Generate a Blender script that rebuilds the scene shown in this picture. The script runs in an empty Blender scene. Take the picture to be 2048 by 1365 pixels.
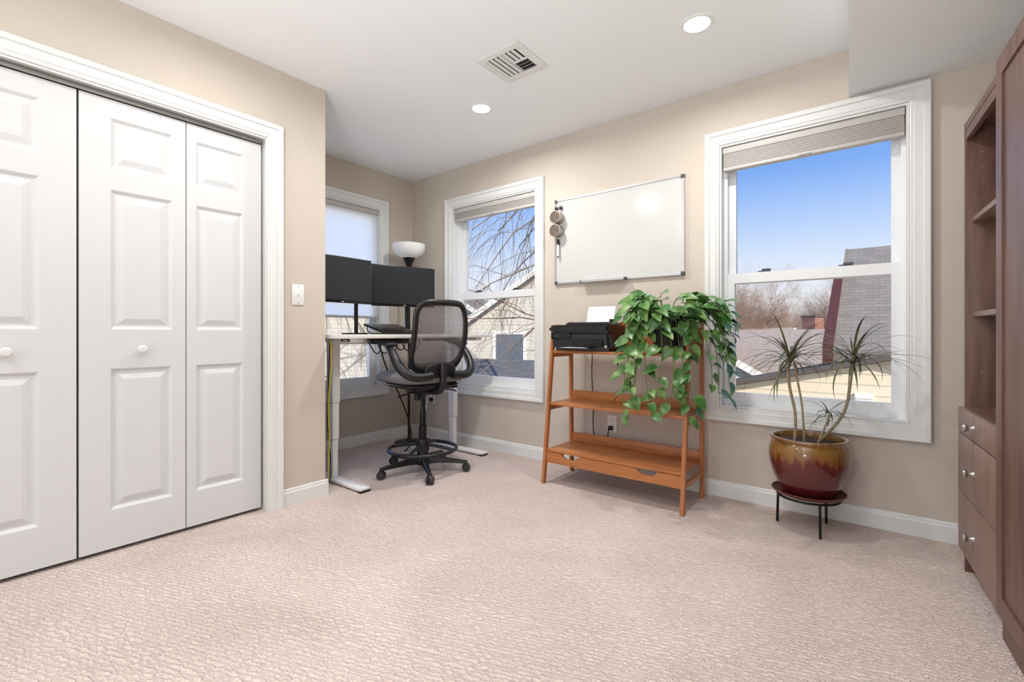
import bpy, bmesh, math, random
from mathutils import Vector, Matrix, Euler
random.seed(7)
S=bpy.context.scene
try:
    S.view_settings.view_transform='Standard'
    S.view_settings.look='None'
except Exception as e: print(e)

# ------------------------------------------------------------ materials
def lin(c):
    c=c/255.0
    return c/12.92 if c<=0.04045 else ((c+0.055)/1.055)**2.4
def L(rgb): return (lin(rgb[0]),lin(rgb[1]),lin(rgb[2]),1)
def newmat(name):
    m=bpy.data.materials.new(name); m.use_nodes=True
    nt=m.node_tree; b=nt.nodes['Principled BSDF']
    return m,nt,b
def M(name,rgb,rough=.5,metal=0,rgb2=None,nscale=20,stretch=(1,1,1),bump=0,bscale=200,spec=.5,detail=4,lo=.35,hi=.65,coat=0):
    m,nt,b=newmat(name)
    b.inputs['Base Color'].default_value=L(rgb)
    b.inputs['Roughness'].default_value=rough
    b.inputs['Metallic'].default_value=metal
    b.inputs['Specular IOR Level'].default_value=spec
    b.inputs['Coat Weight'].default_value=coat
    tc=nt.nodes.new('ShaderNodeTexCoord')
    if rgb2:
        mp=nt.nodes.new('ShaderNodeMapping'); mp.inputs['Scale'].default_value=stretch
        nz=nt.nodes.new('ShaderNodeTexNoise'); nz.inputs['Scale'].default_value=nscale; nz.inputs['Detail'].default_value=detail
        cr=nt.nodes.new('ShaderNodeValToRGB')
        cr.color_ramp.elements[0].position=lo; cr.color_ramp.elements[0].color=L(rgb)
        cr.color_ramp.elements[1].position=hi; cr.color_ramp.elements[1].color=L(rgb2)
        nt.links.new(tc.outputs['Object'],mp.inputs['Vector']); nt.links.new(mp.outputs[0],nz.inputs['Vector'])
        nt.links.new(nz.outputs['Fac'],cr.inputs[0]); nt.links.new(cr.outputs[0],b.inputs['Base Color'])
    if bump:
        n2=nt.nodes.new('ShaderNodeTexNoise'); n2.inputs['Scale'].default_value=bscale
        bp=nt.nodes.new('ShaderNodeBump'); bp.inputs['Strength'].default_value=bump; bp.inputs['Distance'].default_value=.002
        nt.links.new(tc.outputs['Object'],n2.inputs['Vector']); nt.links.new(n2.outputs['Fac'],bp.inputs['Height']); nt.links.new(bp.outputs[0],b.inputs['Normal'])
    return m
def emis(name,rgb,s):
    m,nt,b=newmat(name); b.inputs['Base Color'].default_value=L(rgb)
    b.inputs['Emission Color'].default_value=L(rgb); b.inputs['Emission Strength'].default_value=s
    return m
m_wall=M('wall_paint_beige',(200,190,178),.75,rgb2=(202,192,180),nscale=3,bump=.05,bscale=300,spec=.25)
m_ceil=M('ceiling_paint_white',(238,240,241),.85,bump=.04,bscale=250,spec=.2)
m_white=M('trim_white',(224,225,223),.35,spec=.4)
m_door=M('door_white',(214,216,217),.45,bump=.03,bscale=90,spec=.3)
m_vinyl=M('vinyl_white',(230,232,233),.3)
m_black=M('black_plastic',(20,20,22),.4)
m_blackm=M('black_metal',(14,14,15),.35,metal=.3)
m_screen=M('screen_black',(36,38,42),.32,spec=.4)
m_bez=M('bezel_black',(10,10,11),.3)
m_rub=M('rubber_dark',(44,44,46),.6)
m_grey=M('seat_fabric_grey',(118,116,120),.9,rgb2=(134,132,136),nscale=250,bump=.3,bscale=500,spec=.1)
m_silver=M('brushed_nickel',(190,186,180),.3,metal=1)
m_alu=M('aluminium_frame',(200,201,203),.35,metal=.7)
m_board=M('whiteboard_surface',(202,204,201),.14,spec=.5)
m_capd=M('grey_cap',(70,74,82),.5)
m_cherry=M('cherry_wood',(168,102,56),.38,rgb2=(186,122,70),nscale=3,stretch=(1.5,22,22),detail=6)
m_cherryv=M('cherry_wood_upright',(164,100,54),.4,rgb2=(184,118,68),nscale=3,stretch=(22,22,1.5),detail=6)
m_walnut=M('walnut_laminate',(86,60,50),.42,rgb2=(118,86,73),nscale=3,stretch=(14,14,1.2),detail=8,lo=.3,hi=.72)
m_walnutf=M('walnut_front',(120,96,85),.42,rgb2=(146,120,107),nscale=3,stretch=(14,14,1.2),detail=8,lo=.3,hi=.72)
m_soil=M('soil',(60,42,30),.95,rgb2=(88,66,48),nscale=60,bump=.8,bscale=120)
m_paper=M('paper_white',(238,238,235),.7)
m_plate=M('wall_plate_white',(232,232,230),.35)
m_desk=M('desk_laminate_white',(226,224,218),.4)
m_steelw=M('steel_white',(228,229,228),.35)
m_yel=M('cable_yellow',(214,196,60),.5)
m_cabw=M('cable_white',(225,225,220),.5)
m_red=M('fascia_dark_red',(84,38,32),.7)
m_ext=M('siding_trim_white',(222,221,216),.7)
m_glassd=M('exterior_window_dark',(90,100,112),.3)
m_brick=M('brick_red',(140,96,82),.9,rgb2=(158,114,98),nscale=6)
m_ground=M('winter_ground',(150,140,116),.95,rgb2=(176,166,144),nscale=.3)
m_bark=M('bark_grey_brown',(104,88,78),.9,rgb2=(132,114,100),nscale=4)
m_barkd=M('bark_brown',(150,124,102),.9,rgb2=(178,150,126),nscale=1)
m_stemp=M('plant_stem_green',(96,128,60),.5)
m_trunk=M('dracaena_trunk',(176,164,136),.7,rgb2=(150,136,106),nscale=30,stretch=(1,1,4))
m_asph=M('asphalt_dark_edge',(92,84,78),.9)

def siding(name,rgb,pitch=.11):
    m,nt,b=newmat(name); b.inputs['Roughness'].default_value=.75
    tc=nt.nodes.new('ShaderNodeTexCoord'); sp=nt.nodes.new('ShaderNodeSeparateXYZ')
    nt.links.new(tc.outputs['Object'],sp.inputs[0])
    d=nt.nodes.new('ShaderNodeMath'); d.operation='DIVIDE'; d.inputs[1].default_value=pitch
    f=nt.nodes.new('ShaderNodeMath'); f.operation='FRACT'
    nt.links.new(sp.outputs['Z'],d.inputs[0]); nt.links.new(d.outputs[0],f.inputs[0])
    cr=nt.nodes.new('ShaderNodeValToRGB'); cr.color_ramp.elements[0].position=.0; cr.color_ramp.elements[0].color=L([int(c*.78) for c in rgb])
    cr.color_ramp.elements[1].position=.16; cr.color_ramp.elements[1].color=L(rgb)
    nt.links.new(f.outputs[0],cr.inputs[0]); nt.links.new(cr.outputs[0],b.inputs['Base Color'])
    return m
def shingle(name,rgb,rgb2):
    m,nt,b=newmat(name); b.inputs['Roughness'].default_value=.9; b.inputs['Specular IOR Level'].default_value=.1
    tc=nt.nodes.new('ShaderNodeTexCoord'); sp=nt.nodes.new('ShaderNodeSeparateXYZ'); cb=nt.nodes.new('ShaderNodeCombineXYZ')
    nt.links.new(tc.outputs['Object'],sp.inputs[0]); nt.links.new(sp.outputs['Y'],cb.inputs[0]); nt.links.new(sp.outputs['Z'],cb.inputs[1])
    br=nt.nodes.new('ShaderNodeTexBrick'); br.inputs['Scale'].default_value=1
    br.inputs['Brick Width'].default_value=.13; br.inputs['Row Height'].default_value=.042; br.inputs['Mortar Size'].default_value=.003
    br.inputs['Color1'].default_value=L(rgb); br.inputs['Color2'].default_value=L(rgb2); br.inputs['Mortar'].default_value=L([int(c*.9) for c in rgb])
    nt.links.new(cb.outputs[0],br.inputs['Vector']); nt.links.new(br.outputs['Color'],b.inputs['Base Color'])
    return m
m_sidc=siding('siding_cream',(222,210,186)); m_sidw=siding('siding_white',(208,206,201)); m_sidg=siding('siding_greige',(192,188,178)); m_sidt=siding('siding_tan',(206,190,168))
m_shg=shingle('shingles_grey',(134,127,118),(150,142,132)); m_shb=shingle('shingles_brown',(180,158,138),(194,174,154)); m_shd=shingle('shingles_slate',(100,101,105),(114,115,119))

def carpet():
    m,nt,b=newmat('carpet_pink_beige'); b.inputs['Roughness'].default_value=.95; b.inputs['Specular IOR Level'].default_value=.1
    N=nt.nodes; tc=N.new('ShaderNodeTexCoord')
    n1=N.new('ShaderNodeTexNoise'); n1.inputs['Scale'].default_value=1.6; n1.inputs['Detail'].default_value=3; n1.inputs['Distortion'].default_value=.6
    cr=N.new('ShaderNodeValToRGB'); cr.color_ramp.elements[0].position=.35; cr.color_ramp.elements[1].position=.65
    cr.color_ramp.elements[0].color=L((207,190,182)); cr.color_ramp.elements[1].color=L((220,204,196))
    mp=N.new('ShaderNodeMapping'); mp.inputs['Rotation'].default_value=(0,0,math.radians(-20))
    wv=N.new('ShaderNodeTexWave'); wv.wave_type='BANDS'; wv.bands_direction='Y'; wv.inputs['Scale'].default_value=19; wv.inputs['Distortion'].default_value=6; wv.inputs['Detail'].default_value=2; wv.inputs['Detail Scale'].default_value=3
    mp2=N.new('ShaderNodeMapping'); mp2.inputs['Rotation'].default_value=(0,0,math.radians(-20)); mp2.inputs['Scale'].default_value=(.55,1.5,1)
    vo=N.new('ShaderNodeTexNoise'); vo.inputs['Scale'].default_value=75; vo.inputs['Detail'].default_value=3
    ad=N.new('ShaderNodeMath'); ad.operation='MULTIPLY_ADD'; ad.inputs[1].default_value=.7
    bp=N.new('ShaderNodeBump'); bp.inputs['Strength'].default_value=.8; bp.inputs['Distance'].default_value=.007
    mr=N.new('ShaderNodeMapRange'); mr.inputs['From Max'].default_value=1.25; mr.inputs['From Min'].default_value=.3; mr.inputs['To Min'].default_value=.80; mr.inputs['To Max'].default_value=1.10
    mx=N.new('ShaderNodeVectorMath'); mx.operation='SCALE'
    k=nt.links.new
    k(tc.outputs['Object'],n1.inputs['Vector']); k(n1.outputs['Fac'],cr.inputs[0])
    k(tc.outputs['Object'],mp.inputs[0]); k(mp.outputs[0],wv.inputs['Vector']); k(tc.outputs['Object'],mp2.inputs[0]); k(mp2.outputs[0],vo.inputs['Vector'])
    k(wv.outputs['Fac'],ad.inputs[0]); k(vo.outputs['Fac'],ad.inputs[2]); k(ad.outputs[0],bp.inputs['Height']); k(bp.outputs[0],b.inputs['Normal'])
    k(ad.outputs[0],mr.inputs['Value']); k(cr.outputs[0],mx.inputs[0]); k(mr.outputs[0],mx.inputs['Scale']); k(mx.outputs[0],b.inputs['Base Color'])
    return m
m_carpet=carpet()
def glassmat():
    m=bpy.data.materials.new('window_glass'); m.use_nodes=True; nt=m.node_tree; nt.nodes.clear()
    o=nt.nodes.new('ShaderNodeOutputMaterial'); mx=nt.nodes.new('ShaderNodeMixShader'); t=nt.nodes.new('ShaderNodeBsdfTransparent'); g=nt.nodes.new('ShaderNodeBsdfGlossy')
    g.inputs['Roughness'].default_value=.2; mx.inputs[0].default_value=.001; t.inputs[0].default_value=(.99,.99,.99,1)
    nt.links.new(t.outputs[0],mx.inputs[1]); nt.links.new(g.outputs[0],mx.inputs[2]); nt.links.new(mx.outputs[0],o.inputs[0]); return m
m_glass=glassmat()
def meshfab():
    m=bpy.data.materials.new('chair_mesh_fabric'); m.use_nodes=True; nt=m.node_tree; nt.nodes.clear()
    o=nt.nodes.new('ShaderNodeOutputMaterial'); mx=nt.nodes.new('ShaderNodeMixShader'); t=nt.nodes.new('ShaderNodeBsdfTransparent'); g=nt.nodes.new('ShaderNodeBsdfDiffuse')
    g.inputs[0].default_value=L((112,106,110)); tc=nt.nodes.new('ShaderNodeTexCoord'); w=nt.nodes.new('ShaderNodeTexWave'); w.bands_direction='Z'; w.inputs['Scale'].default_value=28
    r=nt.nodes.new('ShaderNodeMapRange'); r.inputs['To Min'].default_value=.35; r.inputs['To Max'].default_value=.75
    nt.links.new(tc.outputs['Object'],w.inputs['Vector']); nt.links.new(w.outputs['Fac'],r.inputs['Value']); nt.links.new(r.outputs[0],mx.inputs[0])
    nt.links.new(t.outputs[0],mx.inputs[1]); nt.links.new(g.outputs[0],mx.inputs[2]); nt.links.new(mx.outputs[0],o.inputs[0]); return m
m_mesh=meshfab()
def shademat(name,rgb,tr):
    m=bpy.data.materials.new(name); m.use_nodes=True; nt=m.node_tree; nt.nodes.clear()
    o=nt.nodes.new('ShaderNodeOutputMaterial'); mx=nt.nodes.new('ShaderNodeMixShader'); t=nt.nodes.new('ShaderNodeBsdfTranslucent'); g=nt.nodes.new('ShaderNodeBsdfDiffuse')
    g.inputs[0].default_value=L(rgb); t.inputs[0].default_value=L(rgb); mx.inputs[0].default_value=tr
    nt.links.new(g.outputs[0],mx.inputs[1]); nt.links.new(t.outputs[0],mx.inputs[2]); nt.links.new(mx.outputs[0],o.inputs[0]); return m
m_shade=shademat('cellular_shade_fabric',(248,249,250),.6)
m_stack=M('shade_stack_grey',(176,172,167),.8)
m_rail=M('shade_rail_grey',(192,189,185),.5)
def glaze():
    m,nt,b=newmat('pot_glaze'); b.inputs['Roughness'].default_value=.16; b.inputs['Coat Weight'].default_value=.5
    N=nt.nodes; tc=N.new('ShaderNodeTexCoord'); sp=N.new('ShaderNodeSeparateXYZ'); mp=N.new('ShaderNodeMapping'); mp.inputs['Scale'].default_value=(38,38,5)
    nz=N.new('ShaderNodeTexNoise'); nz.inputs['Scale'].default_value=1; ma=N.new('ShaderNodeMath'); ma.operation='MULTIPLY_ADD'; ma.inputs[1].default_value=.14
    cr=N.new('ShaderNodeValToRGB'); e=cr.color_ramp.elements
    e[0].position=.30; e[0].color=L((84,22,28)); e[1].position=.42; e[1].color=L((98,34,28))
    x=e.new(.448); x.color=L((128,82,36)); x=e.new(.50); x.color=L((140,104,48)); x=e.new(.527); x.color=L((122,82,40))
    k=nt.links.new
    k(tc.outputs['Object'],sp.inputs[0]); k(tc.outputs['Object'],mp.inputs[0]); k(mp.outputs[0],nz.inputs['Vector']); k(nz.outputs['Fac'],ma.inputs[0]); k(sp.outputs['Z'],ma.inputs[2])
    k(ma.outputs[0],cr.inputs[0]); k(cr.outputs[0],b.inputs['Base Color']); return m
m_glaze=glaze()
def leafmat(name,a,b2,sc):
    m=M(name,a,.35,rgb2=b2,nscale=sc,detail=5,lo=.45,hi=.68,spec=.4); return m
m_leaf=leafmat('pothos_leaf',(66,112,54),(130,162,92),16)
m_blade=leafmat('dracaena_leaf',(80,88,60),(126,120,88),12)

# ------------------------------------------------------------ geometry helpers
def grp(name,loc=(0,0,0),rz=0):
    e=bpy.data.objects.new(name,None); S.collection.objects.link(e); e.location=loc; e.rotation_euler=(0,0,rz); e.empty_display_size=.1
    return e
def link(name,me,mat,parent=None,smooth=False,ang=.6):
    o=bpy.data.objects.new(name,me); S.collection.objects.link(o)
    if mat:
        for mm in (mat if isinstance(mat,(list,tuple)) else [mat]): me.materials.append(mm)
    if parent: o.parent=parent
    if smooth:
        for p in me.polygons: p.use_smooth=True
        try: me.set_sharp_from_angle(angle=ang)
        except Exception: pass
    return o
def frombm(name,bm,mat,parent=None,smooth=False,ang=.6,recalc=True):
    if recalc: bmesh.ops.recalc_face_normals(bm,faces=bm.faces)
    me=bpy.data.meshes.new(name); bm.to_mesh(me); bm.free()
    return link(name,me,mat,parent,smooth,ang)
def addbox(bm,x0,x1,y0,y1,z0,z1,mtx=None):
    vs=[Vector(v) for v in ((x0,y0,z0),(x1,y0,z0),(x1,y1,z0),(x0,y1,z0),(x0,y0,z1),(x1,y0,z1),(x1,y1,z1),(x0,y1,z1))]
    if mtx: vs=[mtx@v for v in vs]
    b=[bm.verts.new(v) for v in vs]
    for f in ((0,3,2,1),(4,5,6,7),(0,1,5,4),(1,2,6,5),(2,3,7,6),(3,0,4,7)): bm.faces.new([b[i] for i in f])
    return b
def box(name,x0,x1,y0,y1,z0,z1,mat,parent=None,bev=0,mtx=None,seg=2):
    bm=bmesh.new(); addbox(bm,min(x0,x1),max(x0,x1),min(y0,y1),max(y0,y1),min(z0,z1),max(z0,z1),mtx)
    if bev: bmesh.ops.bevel(bm,geom=list(bm.edges),offset=bev,segments=seg,affect='EDGES',profile=.5)
    return frombm(name,bm,mat,parent,smooth=bool(bev))
def boxes(name,lst,mat,parent=None,bev=0):
    bm=bmesh.new()
    for b in lst: addbox(bm,*b)
    if bev: bmesh.ops.bevel(bm,geom=list(bm.edges),offset=bev,segments=2,affect='EDGES',profile=.5)
    return frombm(name,bm,mat,parent,smooth=bool(bev))
def addcyl(bm,p0,p1,r0,r1=None,seg=20,cap=True):
    if r1 is None: r1=r0
    p0=Vector(p0);p1=Vector(p1); d=(p1-p0).normalized(); a=d.orthogonal().normalized(); b=d.cross(a)
    A=[];B=[]
    for i in range(seg):
        t=2*math.pi*i/seg; v=a*math.cos(t)+b*math.sin(t)
        A.append(bm.verts.new(p0+v*r0)); B.append(bm.verts.new(p1+v*r1))
    for i in range(seg):
        j=(i+1)%seg; bm.faces.new((A[i],A[j],B[j],B[i]))
    if cap:
        bm.faces.new(A[::-1]); bm.faces.new(B)
def cyl(name,p0,p1,r0,mat,parent=None,r1=None,seg=24):
    bm=bmesh.new(); addcyl(bm,p0,p1,r0,r1,seg); return frombm(name,bm,mat,parent,True)
def lathe(name,prof,c,mat,parent=None,seg=56,ang=.7,axis='Z'):
    bm=bmesh.new(); rings=[]
    def P(r,t,z):
        if axis=='Z': return Vector(c)+Vector((r*math.cos(t),r*math.sin(t),z))
        if axis=='Y': return Vector(c)+Vector((r*math.cos(t),z,r*math.sin(t)))
        return Vector(c)+Vector((z,r*math.cos(t),r*math.sin(t)))
    for r,z in prof:
        if r<1e-6: rings.append([bm.verts.new(P(0,0,z))])
        else: rings.append([bm.verts.new(P(r,2*math.pi*i/seg,z)) for i in range(seg)])
    for a,b in zip(rings[:-1],rings[1:]):
        for i in range(seg):
            j=(i+1)%seg
            if len(a)==1 and len(b)==1: continue
            if len(a)==1: bm.faces.new((a[0],b[j],b[i]))
            elif len(b)==1: bm.faces.new((a[i],a[j],b[0]))
            else: bm.faces.new((a[i],a[j],b[j],b[i]))
    return frombm(name,bm,mat,parent,True,ang)
def tube(name,pts,r,mat,parent=None,cyclic=False,radii=None,res=6):
    cu=bpy.data.curves.new(name,'CURVE'); cu.dimensions='3D'; cu.bevel_depth=r; cu.bevel_resolution=3; cu.use_fill_caps=True
    sp=cu.splines.new('NURBS'); sp.points.add(len(pts)-1)
    for i,p in enumerate(pts):
        sp.points[i].co=(p[0],p[1],p[2],1)
        if radii: sp.points[i].radius=radii[i]
    sp.order_u=3; sp.use_endpoint_u=not cyclic; sp.use_cyclic_u=cyclic; sp.resolution_u=res
    cu.materials.append(mat); o=bpy.data.objects.new(name,cu); S.collection.objects.link(o)
    if parent: o.parent=parent
    return o
def ringsweep(name,x0,x1,z0,z1,prof,mat,parent=None,closed=True,mtx=None):
    """picture-frame moulding: profile (outward offset, y)"""
    bm=bmesh.new(); rows=[]
    for off,y in prof:
        c=[(x0-off,y,z0-(off if closed else 0)),(x0-off,y,z1+off),(x1+off,y,z1+off),(x1+off,y,z0-(off if closed else 0))]
        rows.append([bm.verts.new((mtx@Vector(p)) if mtx else p) for p in c])
    for a,b in zip(rows[:-1],rows[1:]):
        for i in range(4 if closed else 3):
            j=(i+1)%4; bm.faces.new((a[i],a[j],b[j],b[i]))
    return frombm(name,bm,mat,parent)
def rbox(name,sx,sy,sz,mat,parent,loc,e=4,seg=20,shape=None):
    """superellipsoid cushion"""
    bm=bmesh.new(); bmesh.ops.create_uvsphere(bm,u_segments=40,v_segments=24,radius=1)
    for v in bm.verts:
        x,y,z=v.co
        h=math.hypot(x,y)
        ang=math.atan2(y,x); k=(abs(math.cos(ang))**e+abs(math.sin(ang))**e)**(-1/e)
        ez=2.6; t=math.atan2(z,h); kz=(abs(math.cos(t))**ez+abs(math.sin(t))**ez)**(-1/ez)
        v.co=Vector((math.cos(ang)*k*math.cos(t)*kz*sx/2,math.sin(ang)*k*math.cos(t)*kz*sy/2,math.sin(t)*kz*sz/2))
        if shape: v.co=shape(v.co)
        v.co+=Vector(loc)
    return frombm(name,bm,mat,parent,True,1.5)
def text(name,s,size,mat,parent,loc,rot):
    c=bpy.data.curves.new(name,'FONT'); c.body=s; c.size=size; c.align_x='CENTER'; c.align_y='CENTER'; c.extrude=.0004
    c.materials.append(mat); o=bpy.data.objects.new(name,c); S.collection.objects.link(o); o.parent=parent; o.location=loc; o.rotation_euler=rot
    return o

# ------------------------------------------------------------ room shell
H=2.455; CH=.98
def wall_holes(name,x0,x1,z1,holes,t,mat,loc=(0,0,0),rz=0):
    xs=sorted(set([x0,x1]+[h[0] for h in holes]+[h[1] for h in holes])); lst=[]
    for a,b in zip(xs[:-1],xs[1:]):
        hs=[h for h in holes if h[0]<=a+1e-6 and h[1]>=b-1e-6]
        if not hs: lst.append((a,b,0,t,0,z1))
        else:
            h=hs[0]
            if h[2]>0: lst.append((a,b,0,t,0,h[2]))
            lst.append((a,b,0,t,h[3],z1))
    o=boxes(name,lst,mat); o.location=loc; o.rotation_euler=(0,0,rz); return o
R90=math.pi/2
wB=(-.773,.101,.537,2.108); w2=(-3.052,-2.125,.525,2.11); w1=(1.70,2.62,.50,2.11)
wall_holes('wall_back',-3.6,.94,H,[wB,w2],.16,m_wall,(0,3,0))
wall_holes('wall_left',1.44,3.0,H,[w1],.16,m_wall,(-3.6,0,0),R90)
wall_holes('wall_closet',-4,1.539,H,[(-.375,1.195,0,2.055)],.10,m_wall,(-2.66,0,0),R90)
box('wall_closet_return',-3.6,-2.762,1.44,1.539,0,H,m_wall)
box('wall_closet_interior',-3.5,-3.45,-4,1.43,0,H,m_wall)
box('wall_right',.80,.94,-4,2.998,0,H,m_wall)
box('floor',-3.76,.94,-4,3.0,-.12,0,m_carpet)
box('ceiling',-3.76,.94,-4,3.16,H+.001,H+.15,m_ceil)
bm=bmesh.new()
pts=[(-.139,2.999),(.799,2.999),(.799,-4),(.185,-4)]
lo=[bm.verts.new((x,y,2.205)) for x,y in pts]; hi=[bm.verts.new((x,y,H)) for x,y in pts]
bm.faces.new(lo); bm.faces.new(hi)
for i in range(4): bm.faces.new((lo[i],lo[(i+1)%4],hi[(i+1)%4],hi[i]))
frombm('ceiling_soffit',bm,m_ceil)

# baseboards
def baseboard(name,p0,p1,nrm):
    p0=Vector((*p0,0));p1=Vector((*p1,0)); n=Vector((*nrm,0)); bm=bmesh.new()
    prof=[(0,0),(.014,0),(.014,.072),(.010,.078),(.009,.088),(.004,.094),(0,.094)]
    A=[bm.verts.new(p0+n*a+Vector((0,0,b))) for a,b in prof]; B=[bm.verts.new(p1+n*a+Vector((0,0,b))) for a,b in prof]
    for i in range(len(prof)): j=(i+1)%len(prof); bm.faces.new((A[i],A[j],B[j],B[i]))
    bm.faces.new(A); bm.faces.new(B[::-1]); frombm(name,bm,m_white)
baseboard('baseboard_back',(-3.599,2.9995),(.799,2.9995),(0,-1))
baseboard('baseboard_left',(-3.5995,1.54),(-3.5995,2.985),(1,0))
baseboard('baseboard_closet',(-2.6595,1.274),(-2.6595,1.553),(1,0))
baseboard('baseboard_closet_return',(-3.585,1.5395),(-2.646,1.5395),(0,1))

casing_prof=[(0,0),(0,-.011),(.006,-.014),(.014,-.014),(.018,-.018),(.052,-.02),(.056,-.027),(.076,-.029),(.081,-.024),(.081,0)]
def window(name,op,loc,rz,shade_bottom,full_shade=False):
    x0,x1,z0,z1=op; g=grp(name,loc,rz)
    ringsweep('casing',x0,x1,z0,z1,[(o,y-.0005) for o,y in casing_prof],m_white,g)
    j=.012
    ringsweep('jamb',x0+j,x1-j,z0+j,z1-j,[(0,-.006),(j-.001,-.006),(j-.001,.158),(0,.158),(0,-.006)],m_white,g)
    f=.018; a0,a1,b0,b1=x0+j+f,x1-j-f,z0+j+f,z1-j-f
    ringsweep('frame',a0,a1,b0,b1,[(0,.062),(f,.062),(f,.15),(0,.15),(0,.062)],m_vinyl,g)
    zm=1.31; s=.038
    def sash(nm,y0,y1,za,zb,bot,top):
        boxes(nm,[(a0,a0+s,y0,y1,za,zb),(a1-s,a1,y0,y1,za,zb),(a0+s,a1-s,y0,y1,za,za+bot),(a0+s,a1-s,y0,y1,zb-top,zb)],m_vinyl,g)
        box(nm+'_glass',a0+s,a1-s,(y0+y1)/2-.002,(y0+y1)/2+.002,za+bot,zb-top,m_glass,g)
    sash('upper_sash',.108,.142,zm-.03,b1,.05,.045)
    sash('lower_sash',.068,.104,b0,zm+.03,.055,.058)
    for k in (.24,.72):
        xc=a0+(a1-a0)*k
        boxes('sash_lock',[(xc-.03,xc+.03,.075,.10,zm+.03,zm+.038),(xc-.01,xc+.035,.07,.085,zm+.038,zm+.048)],m_capd,g)
    y0=.006
    box('shade_headrail',x0+.016,x1-.016,y0,y0+.05,z1-.052,z1-.014,m_rail,g,.003)
    if full_shade:
        bm=bmesh.new(); z=z1-.052; n=int((z-shade_bottom)/.02); prev=None
        for i in range(n*2+1):
            zz=z-(z-shade_bottom)*i/(n*2); yy=.022 if i%2==0 else .026
            cur=(bm.verts.new((x0+.018,yy,zz)),bm.verts.new((x1-.018,yy,zz)))
            if prev: bm.faces.new((prev[0],prev[1],cur[1],cur[0]))
            prev=cur
        frombm('shade_fabric',bm,m_shade,g,recalc=False)
        box('shade_bottom_rail',x0+.018,x1-.018,.014,.044,shade_bottom-.022,shade_bottom,m_rail,g,.003)
    else:
        n=7; zt=z1-.053; zb=shade_bottom+.022
        lst=[]
        for i in range(n):
            h=(zt-zb)/n; lst.append((x0+.019,x1-.019,y0+.004,y0+.044,zb+i*h+.0006,zb+(i+1)*h-.0006))
        boxes('shade_stack',lst,m_stack,g,.0015)
        box('shade_bottom_rail',x0+.018,x1-.018,y0+.002,y0+.046,shade_bottom,shade_bottom+.021,m_rail,g,.004)
        xc=(x0+x1)/2; box('shade_handle',xc-.03,xc+.03,y0-.006,y0+.003,shade_bottom+.004,shade_bottom+.012,m_rail,g)
    return g
window('window_1',wB,(0,3,0),0,1.955)
window('window_2',w2,(0,3,0),0,1.985)
window('window_3',w1,(-3.6,0,0),R90,1.135,True)

# closet casing + doors
g=grp('trim_closet_casing',(-2.66,0,0),R90)
ringsweep('casing',-.375,1.195,0,2.055,[(o,y-.0005) for o,y in casing_prof],m_white,g,closed=False)
ringsweep('jamb',-.363,1.185,0,2.045,[(0,-.005),(.0095,-.005),(.0095,.1),(0,.1)],m_white,g,closed=False)
box('track',-.36,1.183,.038,.066,2.028,2.044,m_silver,g)
def leaf(name,y0,y1,py0,py1,knob=None):
    g=grp(name,(-2.702,0,0),R90)
    bm=bmesh.new(); z0,z1=.018,2.022
    P=[(.19,.822),(.997,1.622),(1.72,1.942)]
    xs=[y0,py0,py1,y1]; zs=[z0]+[v for p in P for v in p]+[z1]
    cache={}
    def V(x,y,z):
        k=(round(x,5),round(y,5),round(z,5))
        if k not in cache: cache[k]=bm.verts.new((x,y,z))
        return cache[k]
    for i in range(3):
        for j in range(len(zs)-1):
            a,b,c,d=xs[i],xs[i+1],zs[j],zs[j+1]
            if i==1 and j%2==1:
                prev=(a,b,c,d,0)
                for off,dep in ((.004,.003),(.013,.012),(.022,.012),(.046,.003),(.050,.002)):
                    cur=(a+off,b-off,c+off,d-off,dep)
                    pv=[V(prev[0],prev[4],prev[2]),V(prev[1],prev[4],prev[2]),V(prev[1],prev[4],prev[3]),V(prev[0],prev[4],prev[3])]
                    cv=[V(cur[0],cur[4],cur[2]),V(cur[1],cur[4],cur[2]),V(cur[1],cur[4],cur[3]),V(cur[0],cur[4],cur[3])]
                    for q in range(4): bm.faces.new((pv[q],pv[(q+1)%4],cv[(q+1)%4],cv[q]))
                    prev=cur
                bm.faces.new(cv)
            else: bm.faces.new((V(a,0,c),V(b,0,c),V(b,0,d),V(a,0,d)))
    T=.032
    for (a,b) in (((y0,z0),(y1,z0)),((y1,z0),(y1,z1)),((y1,z1),(y0,z1)),((y0,z1),(y0,z0))):
        vs=[bm.verts.new((a[0],0,a[1])),bm.verts.new((b[0],0,b[1])),bm.verts.new((b[0],T,b[1])),bm.verts.new((a[0],T,a[1]))]
        bm.faces.new(vs)
    bm.faces.new([bm.verts.new(p) for p in ((y0,T,z0),(y1,T,z0),(y1,T,z1),(y0,T,z1))])
    frombm('leaf_panel',bm,m_door,g)
    if knob:
        lathe('knob',[(.008,0),(.008,-.010),(.013,-.016),(.0185,-.024),(.019,-.031),(.014,-.037),(0,-.039)],(knob,0,.906),m_white,g,axis='Y')
leaf('door_1',.827,1.181,.868,1.089)
leaf('door_2',.431,.823,.536,.769,.646)
leaf('door_3',.033,.423,.085,.310,.215)
leaf('door_4',-.358,.029,-.26,-.02)

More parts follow.
